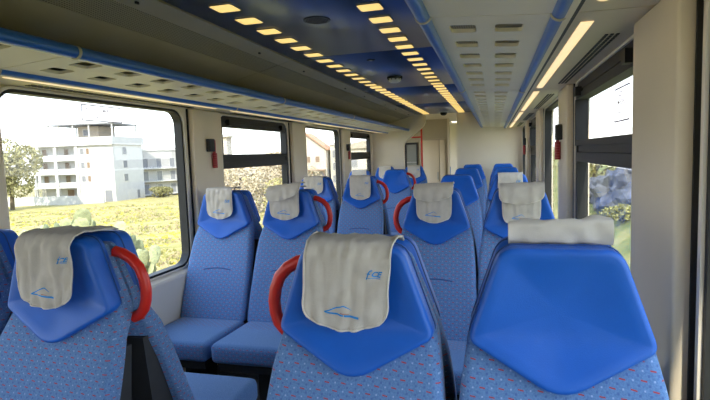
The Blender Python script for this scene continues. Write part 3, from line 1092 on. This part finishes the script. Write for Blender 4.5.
def make_cover(x, y, label, seed=0, hw=.105, zb=1.088, wr=1.0, flap=None, tilt=0.0, logo=True, xo=0.0, back=.112, skew=0.0, lift=0.0):
    t = thing('headrest_cover', label, 'headrest cover', (x + xo, y, 0), 0, 'pale cloth headrest covers')
    sd = seed * 7.31
    ztop = 1.2985 + lift
    def depth(px, z):
        k = max(0.0, min(1.0, (ztop - z) / .03))
        n = noise.noise(Vector((px * 22 + sd, z * 14, sd))) * .007
        g = noise.noise(Vector((px * 60 + sd * 2, z * 6, 3))) * .0045
        h = math.sin(px * 150 + sd) * .0016 * max(0, 1 - (z - zb) / .03 if z < zb + .03 else 0)
        top_g = math.sin(px * 190 + sd * 3) * .0022 * max(0, 1 - (ztop - z) / .05)
        return -.0085 - wr * k * (.5 * abs(n) * 2 + g * .8 + .003) + wr * (h + top_g)
    def width(z):
        r = .055
        tt = (z - zb) / r
        if tt >= 1:
            f = 1.0
        else:
            f = .60 + .40 * math.sqrt(max(0, 1 - (1 - tt) ** 2))
        return hw * f * (1 + .015 * math.sin(z * 40 + sd)) * (1 - .02 * (1 - min(1, (ztop - z) / .15)))
    rows = []
    nz, nx = 26, 25
    path = [('f', zb + (ztop - .012 - zb) * i / (nz - 1)) for i in range(nz)]
    border_l, border_r = [], []
    for kind, z in path:
        rw = []
        for j in range(nx):
            a = -1 + 2 * j / (nx - 1)
            px = a * width(z)
            zz = z - .014 * (1 - a * a) * max(0, 1 - (z - zb) / .05) + tilt * px
            rw.append((px + skew * (zz - 1.2), depth(px, zz), zz))
        rows.append(rw)
    wtop = width(ztop - .012)
    for q, (yy, zz) in enumerate(((-.003, ztop - .004), (.006, ztop), (.03, ztop + .0015), (.055, ztop + .001), (.08, ztop), (back - .012, ztop - .002), (back, ztop - .010))):
        rw = []
        for j in range(nx):
            a = -1 + 2 * j / (nx - 1)
            px = a * wtop * (1 + .01 * q)
            rw.append((px + skew * (zz - 1.2), yy, zz + tilt * px + wr * abs(noise.noise(Vector((px * 40 + sd, yy * 30, 9)))) * .006))
        rows.append(rw)
    mb = MB(); mb.grid(rows)
    o = build('cloth', mb, M['cloth'], t, True, 80)
    sm = o.modifiers.new('thickness', 'SOLIDIFY'); sm.thickness = .0025; sm.offset = 0
    bd = [rows[i][0] for i in range(nz + 6, 0, -1)] + [rows[0][j] for j in range(nx)] + [rows[i][-1] for i in range(1, nz + 7)]
    mb = MB(); mb.tube(bd, .0026, 6)
    build('hem', mb, M['hem'], t, True)
    if logo:
        def stick(vs, fs, cx, cz, m, nm):
            mb = MB()
            mb.add([(cx + a + skew * (cz + b - 1.2), depth(cx + a, cz + b + tilt * (cx + a)) - .0028, cz + b + tilt * (cx + a)) for a, b in vs], fs)
            build(nm, mb, m, t)
        def quadline(p, q, w0, w1, n=8):
            p, q = Vector(p), Vector(q)
            d = (q - p).normalized(); nn = Vector((-d.y, d.x))
            vs, fs = [], []
            for i in range(n + 1):
                c = p.lerp(q, i / n); w = w0 + (w1 - w0) * i / n
                vs += [tuple(c + nn * w), tuple(c - nn * w)]
                if i:
                    fs.append((2 * i - 2, 2 * i - 1, 2 * i + 1, 2 * i))
            return vs, fs
        mz = zb + .048
        V, Fc = [], []
        for ln in (quadline((-.049, -.0195), (.0, 0), .0016, .0014), quadline((.0, .0), (.017, -.012), .0014, .0004), quadline((-.049, -.0195), (.036, -.028), .0016, .0028)):
            oo = len(V); V += ln[0]; Fc += [tuple(i + oo for i in f) for f in ln[1]]
        stick(V, Fc, .0, mz, M['logo'], 'triangle_emblem')
        ln = quadline((-.008, -.0185), (.012, -.021), .0009, .0006)
        stick(ln[0], ln[1], 0, mz, M['logo_red'], 'red_line')
        if not flap:
            V = [(a * 1.0 - .012, b) for a, b in TXT_F[0]]; Fc = list(TXT_F[1])
            oo = len(V); V += [(a + .009, b + .002) for a, b in TXT_CE[0]]; Fc += [tuple(i + oo for i in f) for f in TXT_CE[1]]
            ln = quadline((-.009, -.0065), (.020, -.0065), .0007, .0007); oo = len(V); V += ln[0]; Fc += [tuple(i + oo for i in f) for f in ln[1]]
            stick(V, Fc, hw * .60, 1.228, M['logo'], 'lettering')
    if flap:
        fz, fhw, sk = flap
        rows = []
        n1 = 16
        def fd(px, z):
            k = (ztop + .008 - z) / (ztop + .008 - fz)
            return -.016 - .026 * math.sin(min(1, k) * math.pi * .55) + noise.noise(Vector((px * 30 + sd, z * 12, 5))) * .006 * wr + math.sin(px * 120 + sd) * .0025 * k
        for i in range(n1):
            z = fz + (ztop - .004 - fz) * i / (n1 - 1)
            tt = (z - fz) / .04
            f = 1.0 if tt >= 1 else .62 + .38 * math.sqrt(max(0, 1 - (1 - tt) ** 2))
            rw = []
            for j in range(nx):
                a = -1 + 2 * j / (nx - 1)
                px = a * fhw * f
                zz = z + sk * px - .010 * (1 - a * a) * max(0, 1 - (z - fz) / .04)
                rw.append((px, fd(px, zz), zz))
            rows.append(rw)
        for yy, zz in ((.0, ztop + .010), (.02, ztop + .015), (.05, ztop + .013), (.075, ztop + .006)):
            rows.append([(-fhw + 2 * fhw * j / (nx - 1), yy, zz + sk * (-fhw + 2 * fhw * j / (nx - 1)) * .6 + abs(noise.noise(Vector((j * .7 + sd, yy * 20, 2)))) * .006) for j in range(nx)])
        mb = MB(); mb.grid(rows)
        o = build('folded_flap', mb, M['cloth'], t, True, 80)
        sm = o.modifiers.new('thickness', 'SOLIDIFY'); sm.thickness = .0028; sm.offset = 0
        bd = [rows[i][0] for i in range(n1 + 3, 0, -1)] + [rows[0][j] for j in range(nx)] + [rows[i][-1] for i in range(1, n1 + 4)]
        mb = MB(); mb.tube(bd, .0026, 6)
        h = build('hem', mb, M['hem'], o, True)
    return t

def C(c, k):
    return SEATPOS[(c, k)]
make_cover(*C('a', 0), 'cream cloth cover with blue triangle and letters on the middle foreground seat', 1, .103, 1.106, 2.3, None, -.03, True, -.009, .112, .08)
make_cover(*C('a', 1), 'grey doubled cloth cover on second-row aisle seat right of aisle', 2, .096, 1.122, .9, (1.242, .106, .06), -.01, True, -.006, .112, 0, .012)
make_cover(*C('b', 1), 'grey doubled cloth cover with ruffled flap on second-row window seat at right', 3, .096, 1.105, 1.0, (1.222, .112, .04), 0, True, .006, .112, 0, .006)
make_cover(*C('b', 2), 'pale cover peeking above the second-row window seat at right', 4, .100, 1.10, .8)
make_cover(*C('A', 0), 'cream cover with blue emblem draped over the left foreground seat', 5, .099, 1.100, 2.6, None, .0, True, -.010, .165, .05)
make_cover(*C('w', 1), 'pale grey cover on second-row window seat at left beside the hammer pillar', 6, .092, 1.130, 1.3, None, 0, True, -.005, .112, 0, .014)
make_cover(*C('A', 1), 'grey bunched cover with crooked flap on second-row aisle seat left of aisle', 7, .098, 1.124, 1.3, (1.248, .110, .20), 0, True, -.022, .112, 0, .016)
make_cover(*C('w', 2), 'pale cover on third-row window seat at left, behind the second-row seats', 8, .098, 1.14, .9)
make_cover(*C('A', 2), 'pale cover with tan top edge on third-row aisle seat left of aisle', 9, .100, 1.085, .7)
make_cover(*C('w', 3), 'pale cover on fourth-row window seat at left, seen above the third row', 10, .098, 1.11, .8)
make_cover(*C('w', 4), 'small pale cover on farthest window seat at left by the partition', 11, .098, 1.11, .8)
make_cover(*C('A', 4), 'small pale cover on farthest aisle seat at left beside the red pole', 12, .100, 1.11, .8)
# cover thrown back over the bare headrest of the right foreground seat
t = thing('headrest_cover', 'grey cloth cover rolled back on top of the right foreground headrest', 'headrest cover', (C('b', 0)[0] + .006, C('b', 0)[1], 0), 0, 'pale cloth headrest covers')
rows = []
nx, nt_ = 33, 22
for j in range(nx):
    a = -1 + 2 * j / (nx - 1)
    px = a * .107
    rw = []
    for i in range(nt_):
        th = 2 * math.pi * i / nt_
        ry, rz = .024, .0275
        e = 3.2
        cy = math.copysign(abs(math.cos(th)) ** (2 / e), math.cos(th)) * ry
        cz = math.copysign(abs(math.sin(th)) ** (2 / e), math.sin(th)) * rz
        nn = noise.noise(Vector((px * 32, math.cos(th) * 1.2, math.sin(th) * 1.2 + 5))) * .0065
        zz = 1.3155 + cz + nn * (1.0 if cz > 0 else .25) + .005 * a * (1 if cz > 0 else 0)
        rw.append((px, .076 + cy + nn, zz))
    rows.append(rw)
mb = MB()
mb.grid(rows, True)
mb.f.append(tuple(range(nt_))); mb.f.append(tuple((nx - 1) * nt_ + i for i in range(nt_)))
build('cloth', mb, M['cloth'], t, True, 70)
mb = MB(); mb.tube([(p[17][0], p[17][1] - .016, 1.2915) for p in rows], .0026, 6)
build('hem', mb, mat('tan_hem', (0.42, 0.37, 0.28), .9), t, True)

# ================================================================== OUTSIDE
rnd = random.Random(5)
def ground_z(x, y):
    if x < 0:
        d = -x - 1.6
        z = -1.0
        if d > 1.0:
            rr = math.hypot(x, y)
            z -= ((rr - 1.0) * .010 + 5.2 * (1 - math.exp(-max(0, rr - 8) / 70.0))) * min(1, (d - 1) / 4)
        n = noise.noise(Vector((x * .12, y * .12, 0))) * .2 * min(1, max(0, d) / 6)
        return z + n
    d = x - 2.6
    z = -1.0
    if d > 0:
        z += min(1.9, d * .58) + noise.noise(Vector((x * .5, y * .5, 2))) * .22 * min(1, d)
    if d > 5:
        z -= (d - 5) * .02
    return z

def terrain(name, xs, ys, m):
    mb = MB()
    mb.grid([[(x, y, ground_z(x, y)) for x in xs] for y in ys])
    return structure(name, mb.mesh(name, m, True, 80))
xs = [-1.45 - .02 - 1.3 * (1.085 ** k - 1) / .085 for k in range(50)]
ys = [-60 + 6 * k for k in range(10)] + [0 + 2 * k for k in range(30)] + [60 + 10 * k for k in range(40)]
terrain('ground_left', xs, ys, M['field'])
xs = [1.46 + .45 * k for k in range(20)] + [10.5 + 8 * k for k in range(30)]
ys = [-30 + 5 * k for k in range(6)] + [0 + .6 * k for k in range(60)] + [36 + 12 * k for k in range(40)]
terrain('ground_right', xs, ys, M['bank'])
mb = MB(); mb.box(-1.5, 1.5, -60, 460, -1.3, -1.0)
structure('trackbed', mb.mesh('trackbed', mat('ballast', (0.42, 0.39, 0.34), 0.95, 0, .1, .3, 4)))

def scatter(n, region, size, tall):
    mb = MB()
    k = 0
    while k < n:
        dd = region[0] + (region[1] - region[0]) * rnd.random() ** 1.7
        ang = math.radians(region[2] + (region[3] - region[2]) * rnd.random())
        x, y = .777 - dd * math.sin(ang), dd * math.cos(ang)
        cl = noise.noise(Vector((x * .22, y * .22, tall * 10)))
        if cl < .02 or -2.4 < x < 2.4:
            k += .2
            continue
        z = ground_z(x, y)
        sz = size * (1 + dd / 60.0) * (.6 + .8 * rnd.random())
        for b in range(3):
            a = rnd.random() * math.pi
            ca, sa = math.cos(a) * sz, math.sin(a) * sz
            h = sz * tall * (.6 + .7 * rnd.random())
            ox, oy = rnd.uniform(-sz, sz), rnd.uniform(-sz, sz)
            mb.add([(x + ox - ca, y + oy - sa, z - .03), (x + ox + ca, y + oy + sa, z - .03), (x + ox + ca * .3, y + oy + sa * .3, z + h), (x + ox - ca * .5, y + oy - sa * .5, z + h * .9)], [(0, 1, 2, 3)])
        k += 1
    return mb
mbs = [(scatter(9000, (6, 90, 12, 75), .05, 1.2), 0), (scatter(10000, (6, 90, 12, 75), .05, 1.2), 1), (scatter(5000, (9, 90, 12, 75), .045, .8), 2)]
allv = MB(); mi = []
for q, i in mbs:
    allv.add(q.v, q.f); mi += [i] * len(q.f)
me = allv.mesh('meadow_grass', [M['tuft'], M['drytuft'], M['flower']], fix=False)
me.polygons.foreach_set('material_index', mi)
o = tag(link('meadow_grass', me), 'grass tufts and yellow wild flowers over the field left of the train', 'grass')
o['kind'] = 'stuff'

# ---- prickly pears
def pad_mesh():
    mb = MB()
    rows = []
    n = 12
    for i in range(7):
        ph = math.pi * (i + .0) / 6
        zz = .5 - .5 * math.cos(ph)
        wd = .30 * math.sin(ph) ** .8 * (.75 + .35 * zz) + .015
        rows.append([(wd * math.cos(2 * math.pi * k / n), .045 * math.sin(ph) ** .6 * math.sin(2 * math.pi * k / n) + .004 * math.sin(k), zz) for k in range(n)])
    mb.grid(rows, True)
    mb.f.append(tuple(range(n))); mb.f.append(tuple(6 * n + k for k in range(n)))
    return mb.mesh('pad', M['cactus'], True, 80)
cpad = pad_mesh()
def cactus(x, y, h, label, seed):
    r = random.Random(seed)
    t = thing('prickly_pear', label, 'cactus', (x, y, ground_z(x, y)), 0, 'prickly pears beside the line')
    base = []
    nb = 4
    for i in range(nb):
        s = h * .36 * r.uniform(.85, 1.1)
        o = link('pad', cpad, t)
        bx, by = r.uniform(-.3, .3) * h * .5, r.uniform(-.3, .3) * h * .5
        rx, ry, rz = r.uniform(-.35, .35), r.uniform(-.5, .5), r.uniform(0, 3.1)
        o.location = (bx, by, -.05); o.rotation_euler = (rx, ry, rz); o.scale = (s, s, s)
        base.append((Vector((bx, by, -.05)), o.rotation_euler.to_matrix(), s))
    for lev in range(2):
        nxt = []
        for (p, m, s) in base:
            for q in range(2 if lev == 0 else r.choice((1, 2))):
                tip = p + m @ Vector((r.uniform(-.18, .18) * s, 0, .93 * s))
                s2 = s * r.uniform(.75, .95)
                o = link('pad', cpad, t)
                o.location = tip
                e = (r.uniform(-.4, .4), r.uniform(-.7, .7), r.uniform(0, 3.1))
                o.rotation_euler = e; o.scale = (s2, s2, s2)
                nxt.append((tip, o.rotation_euler.to_matrix(), s2))
        base = nxt
cactus(-9.55, 9.46, 1.9, 'pale prickly pear clump seen left of the foreground aisle headrest', 1)
cactus(-8.9, 10.1, 2.1, 'prickly pear with tall rounded pads just above the left foreground cover', 2)
cactus(-5.6, 7.9, 1.5, 'near prickly pear low in the first left window, beside the red handle', 3)
cactus(-9.06, 8.3, 1.7, 'low prickly pear clump close to the left edge of the first window', 4)

# ---- trees and bushes
def leafy(mb, blobs, n, leaf, r):
    for i in range(n):
        c, rad = r.choice(blobs)
        while True:
            d = Vector((r.uniform(-1, 1), r.uniform(-1, 1), r.uniform(-1, 1)))
            if .25 < d.length < 1:
                break
        d = d.normalized() * (d.length ** .4)
        p = Vector(c) + Vector((d.x * rad[0], d.y * rad[1], d.z * rad[2]))
        a = Vector((r.uniform(-1, 1), r.uniform(-1, 1), r.uniform(-1, 1))).normalized() * leaf
        b = a.cross(Vector((r.uniform(-1, 1), r.uniform(-1, 1), r.uniform(-1, 1)))).normalized() * leaf * .6
        mb.add([p - a, p + b * .8, p + a, p - b * .8], [(0, 1, 2, 3)])
def tree(name, label, x, y, h, wid, m, seed, n=1400, trunk=True, z=None, cat='tree', group=None, leaf=None):
    r = random.Random(seed)
    z = ground_z(x, y) if z is None else z
    t = thing(name, label, cat, (x, y, z), 0, group)
    blobs = []
    for i in range(7):
        a = r.uniform(0, 6.28); q = r.uniform(0, .55) * wid
        hz = h * r.uniform(.35 if trunk else .2, .82)
        rr = wid * r.uniform(.35, .55)
        blobs.append(((q * math.cos(a), q * math.sin(a), hz), (rr, rr, min(rr * .9, h - hz, hz))))
    mb = MB(); leafy(mb, blobs, n, leaf or wid * .09, r)
    o = link('foliage', mb.mesh('foliage', m, fix=False), t)
    o['kind'] = 'stuff'
    mb = MB()
    mb.tube([(0, 0, -.3), (wid * .03, 0, h * .3), (0, wid * .03, h * .7)], [wid * .06, wid * .045, wid * .02], 7)
    for i in range(3):
        a = i * 2.1 + 1
        mb.tube([(wid * .03, 0, h * .3), (wid * .3 * math.cos(a), wid * .3 * math.sin(a), h * .6)], [wid * .03, wid * .012], 5)
    build('trunk', mb, M['bark'], t, True)
tree('tree', 'olive green tree to the left of the white apartment block', -78.5, 67.5, 12.5, 6.5, M['leaf'], 11, 4500, leaf=.3)
tree('tree', 'broad tree at the left edge of the first window, before the pale block', -79.5, 58.5, 9.5, 6, M['leaf_yellow'], 12, 4000, leaf=.28)
tree('bush', 'dry tan scrub behind the lower pane of the second left window', -25, 48, 5.2, 6.0, M['leaf_dry'], 13, 5000, False, None, 'bush', None, .16)
tree('bush', 'pale dry scrub at the right side of the second left window', -22.5, 55, 5.0, 4.5, M['leaf_dry'], 14, 4000, False, None, 'bush', None, .16)
tree('bush', 'brown hillside scrub behind the upper pane of the second left window', -47, 106, 9.0, 10, M['leaf_dry'], 15, 5000, False, None, 'bush', None, .3)
tree('bush', 'green yellow bush above the covered seat in the second left window', -15.5, 37, 3.2, 2.2, M['leaf_yellow'], 16, 2500, False, None, 'bush', None, .10)
tree('bush', 'small green bushes in front of the grey wing of the block', -68, 94, 2.4, 3.5, M['leaf'], 17, 2000, False, None, 'bush', None, .2)
# right embankment scrub and rocks
def rock(x, y, s, label, seed):
    r = random.Random(seed)
    b = bmesh.new()
    bmesh.ops.create_icosphere(b, subdivisions=4, radius=1)
    for v in b.verts:
        n = noise.noise(v.co * 1.3 + Vector((seed, 0, 0))) * .45 + noise.noise(v.co * 3.2 + Vector((0, seed, 0))) * .28 + noise.noise(v.co * 8 + Vector((0, 0, seed))) * .14
        v.co = v.co * (1 + n)
        v.co.z *= .85
    me = bpy.data.meshes.new('rock')
    b.to_mesh(me); b.free()
    me.materials.append(M['rock'])
    o = tag(link('rock', me, None, (x, y, ground_z(x, y) + s * .25)), label, 'rock', 'rocks on the right bank')
    o.scale = (s, s, s)
rock(4.25, 15.6, .85, 'dark rock behind the lower pane of the right window, lowest on the bank', 1)
rock(4.75, 16.9, .6, 'bluish rock in the right window, upper one beside the pillar', 2)
rock(4.9, 15.2, .6, 'brown rock outcrop in the right window nearest the pillar edge', 3)
rock(4.0, 17.4, .55, 'shaded rock in the right window just left of the largest one', 4)
tree('bush', 'yellow green bush at the top of the bank in the right window', 5.0, 18.6, 1.3, 1.3, M['leaf_yellow'], 21, 1300, False, None, 'bush', None, .08)
tree('bush', 'olive scrub filling the left part of the lower right pane', 4.2, 20.0, 1.7, 1.5, M['leaf_yellow'], 22, 1300, False, None, 'bush', None, .08)
tree('bush', 'green low bush below the rocks in the right window', 3.75, 13.4, .42, .7, M['tuft'], 23, 900, False, None, 'bush', None, .05)
tree('bush', 'pale dry bush between the rocks in the right window', 5.2, 18.0, .9, .8, M['leaf_dry'], 24, 900, False, None, 'bush', None, .06)

# ---- buildings
def win_part(p, x0, x1, z0, z1, yface, m=None, nrm='y', xf=None):
    """a framed window set in a wall that faces -y (nrm 'y') or +x (nrm 'x')"""
    mb = MB()
    A = [(x0 - .08, z0 - .08), (x1 + .08, z0 - .08), (x1 + .08, z1 + .08), (x0 - .08, z1 + .08)]
    B = [(x0, z0), (x1, z0), (x1, z1), (x0, z1)]
    fn = (lambda q, d: (q[0], yface + d, q[1])) if nrm == 'y' else (lambda q, d: (xf - d, q[0], q[1]))
    mb.ring(A, B, fn, -.07, .05)
    f = build('window', mb, M['render_white'], p)
    mb = MB()
    mb.prism(B, fn, -.015, .03)
    build('pane', mb, m or M['shutter'], f)

b1 = thing('apartment_building', 'white four storey apartment block with balconies and rooftop pergola in first window', 'building', (-88.0, 81.0, -6.2), math.radians(8.1))
mb = MB(); mb.box(9.7, 17.2, 0, 10.6, -1, 11.3); mb.box(0, 9.7, 1.6, 10.6, -1, 11.3)
build('walls', mb, M['render_white'], b1)
mb = MB(); mb.box(-.5, 17.5, -.5, 10.9, 11.3, 12.9); build('parapet', mb, M['render_white'], b1)
for z in (3.3, 6.0, 8.7):
    mb = MB(); mb.box(-.2, 9.7, -.2, 1.6, z - .3, z); build('balcony_slab', mb, M['render_white'], b1)
for x in (-.1, 4.7, 9.2):
    mb = MB(); mb.box(x, x + .6, -.25, .35, -1, 11.3); build('column', mb, M['render_white'], b1)
for z in (3.3, 6.0, 8.7):
    for x0, x1 in ((.6, 4.6), (5.4, 9.1)):
        mb = MB(); mb.box(x0, x1, -.12, .0, z, z + .85); build('balustrade', mb, M['render_white'], b1)
        win_part(b1, x0 + .3, x0 + 1.3, z + .1, z + 2.1, 1.55, M['brown'])
        win_part(b1, x1 - 1.1, x1 - .3, z + .1, z + 2.1, 1.55, M['shutter'])
for z in (3.3, 6.0, 8.7):
    win_part(b1, 10.3, 11.1, z + .9, z + 2.0, 0.0, M['shutter'])
    win_part(b1, 11.6, 12.2, z + .9, z + 2.0, 0.0, M['brown'])
win_part(b1, 5.8, 7.3, .6, 2.6, 1.55, M['brown'])
win_part(b1, 15.0, 16.5, 0.0, 2.4, 0.0, M['shutter'])
for z in (3.3, 6.0, 8.7):
    win_part(b1, 3.2, 4.6, z + .7, z + 2.1, 0, M['shutter'], 'x', 17.2)
win_part(b1, 7.6, 8.6, .2, 1.9, 0, M['shutter'], 'x', 17.2)
mb = MB(); mb.box(3.0, 17.3, .3, 9.5, 15.4, 15.6); build('pergola_roof', mb, M['shutter'], b1)
for x in (3.3, 5.5, 8.6, 12.0, 16.9):
    mb = MB(); mb.box(x, x + .2, .5, .7, 12.9, 15.4); build('pergola_post', mb, M['render_white'], b1)
    mb = MB(); mb.box(x, x + .2, 8.9, 9.1, 12.9, 15.4); build('pergola_post', mb, M['render_white'], b1)
mb = MB(); mb.box(8.0, 12.5, 3.0, 8.5, 12.9, 15.2); build('penthouse', mb, M['render_tan'], b1)
win_part(b1, 9.2, 10.3, 13.4, 14.6, 3.0, M['shutter'])

b2 = thing('apartment_wing', 'grey apartment wing with columns of windows behind the white block', 'building', (-76.0, 96.5, -6.4), math.radians(62))
mb = MB(); mb.box(0, 14.5, 0, 9, -1, 10.4); build('walls', mb, mat('grey_render', (.36, .345, .33), .9, 0, .2, .05, 1), b2)
mb = MB(); mb.box(-.2, 14.7, -.2, 9.2, 10.4, 11.0); build('parapet', mb, M['render_white'], b2)
for z in (.3, 3.3, 6.2):
    for x in (1.2, 4.4, 7.6, 11.2):
        win_part(b2, x, x + 1.2, z + .3, z + 2.4, 0, M['shutter'])
    mb = MB(); mb.box(.4, 13.5, -.9, 0, z + .0, z + .15); build('balcony_slab', mb, M['render_white'], b2)
b3 = thing('pale_building', 'pale flat roofed building at the right corner of the first left window', 'building', (-82.5, 122.0, -6.6), math.radians(30))
mb = MB(); mb.box(0, 10, 0, 9, -1, 13.6); build('walls', mb, M['render_white'], b3)
mb = MB(); mb.box(-.5, 10.5, -.5, 9.5, 13.6, 14.2); build('roof', mb, M['render_cream'], b3)
for x in (1.5, 6):
    for z in (3, 6.5, 10):
        win_part(b3, x, x + 1.3, z, z + 1.6, 0, M['shutter'])

fw = thing('boundary_wall', 'long white boundary wall with slatted fence before the apartment block', 'wall', (-97, 75.5, -6.4), math.radians(8.1))
mb = MB(); mb.box(0, 27, 0, .3, -1, 1.9); build('wall', mb, M['render_white'], fw)
mb = MB(); mb.box(2.5, 15.2, .05, .2, 3.2, 3.35); build('top_rail', mb, M['fence'], fw)
for i in range(38):
    mb = MB(); x = 2.6 + i * .335; mb.box(x, x + .16, .08, .16, 1.9, 3.25); build('slat', mb, M['fence'], fw)

b4 = thing('tower_building', 'pale building with square tower in the upper pane of second left window', 'building', (-54.6, 81.5, -6.4), math.radians(18))
mb = MB(); mb.box(0, 4.2, 0, 8, -1, 10.0); build('walls', mb, M['render_tan'], b4)
mb = MB(); mb.box(4.3, 8.6, -.5, 4, -1, 11.9); build('tower', mb, M['render_tan'], b4)
mb = MB(); mb.box(4.0, 8.9, -.8, 4.3, 11.9, 12.3); build('roof', mb, M['render_cream'], b4)
for x in (.8, 2.6):
    for z in (2.5, 5.8):
        win_part(b4, x, x + 1, z, z + 1.5, 0, M['shutter'])
win_part(b4, 5.6, 7.0, 8.2, 10.4, -.5, M['shutter'])

b5 = thing('gabled_house', 'cream house with sloping gable roof in the third left window', 'building', (-46.5, 112.0, -6.6), math.radians(8))
mb = MB()
mb.prism([(0, -1), (9.4, -1), (9.4, 9.6), (4.6, 13.2), (0, 11.0)], lambda p, d: (p[0], d, p[1]), 0, 8)
build('walls', mb, M['render_cream'], b5)
mb = MB()
mb.prism([(-.4, 10.85), (4.6, 13.25), (9.8, 9.35), (9.9, 9.6), (4.65, 13.6), (-.4, 11.2)], lambda p, d: (p[0], d, p[1]), -.5, 8.5)
build('roof', mb, M['roof'], b5)
for x in (4.6, 6.8):
    for z in (1.2, 6.6):
        win_part(b5, x, x + 1.0, z, z + 1.4, 0, M['brown'])
mb = MB(); mb.box(.2, 9.2, -2.0, 0, 4.6, 4.9); build('canopy', mb, M['brown'], b5)
for x in (3.4, 6.2, 9.0):
    mb = MB(); mb.box(x, x + .2, -1.95, -1.75, -1, 4.6); build('canopy_post', mb, M['brown'], b5)
b6 = thing('tan_apartment_block', 'cream apartment block with dark windows at right side of third left window', 'building', (-37.0, 115.8, -6.6), math.radians(8))
mb = MB(); mb.box(0, 6.5, 0, 8, -1, 10.6); build('walls', mb, M['render_cream'], b6)
mb = MB(); mb.box(-.3, 6.8, -.3, 8.3, 10.6, 11.0); build('roof', mb, M['render_white'], b6)
for z in (1.6, 4.6, 7.6):
    win_part(b6, .5, 1.7, z, z + 1.7, 0, M['shutter'])
    win_part(b6, 3.2, 4.3, z, z + 1.7, 0, M['shutter'])
    mb = MB(); mb.box(2.2, 6.3, -1.0, 0, z - .45, z - .3); build('balcony_slab', mb, M['render_white'], b6)
b7 = thing('distant_house', 'pale distant house in the upper pane of the fourth left window', 'building', (-25.5, 88.0, -4.0), math.radians(12))
mb = MB(); mb.box(0, 7.5, 0, 8, -1, 6.6); build('walls', mb, M['render_cream'], b7)
mb = MB(); mb.prism([(-.3, 6.6), (7.8, 6.6), (7.8, 6.9), (3.75, 8.0), (-.3, 6.9)], lambda p, d: (p[0], d, p[1]), -.4, 8.4); build('roof', mb, M['render_tan'], b7)
for x in (1.2, 4.6):
    win_part(b7, x, x + 1.4, 3.2, 5.0, 0, M['shutter'])
b8 = thing('far_roofs', 'faint reddish roofed house on the skyline in the right window', 'building', (36, 190, -2), math.radians(-10))
mb = MB(); mb.box(0, 26, 0, 10, -4, 4.6); build('walls', mb, M['render_cream'], b8)
mb = MB(); mb.prism([(-.6, 4.6), (26.6, 4.6), (13, 7.6)], lambda p, d: (p[0], d, p[1]), -.6, 10.6); build('roof', mb, M['roof'], b8)

# ---- far hills so that the field meets the sky
mb = MB()
rows = []
for j in range(3):
    rw = []
    for i in range(61):
        a = math.radians(-15 + 110 * i / 60)
        d = 330 + j * 60
        h = [-9, 2.5, -9][j]
        if j == 1:
            h += noise.noise(Vector((i * .22, 0, 7))) * 6
        rw.append((-d * math.sin(a), d * math.cos(a), h))
    rows.append(rw)
mb.grid(rows)
structure('hills', mb.mesh('hills', M['hill'], True, 80))
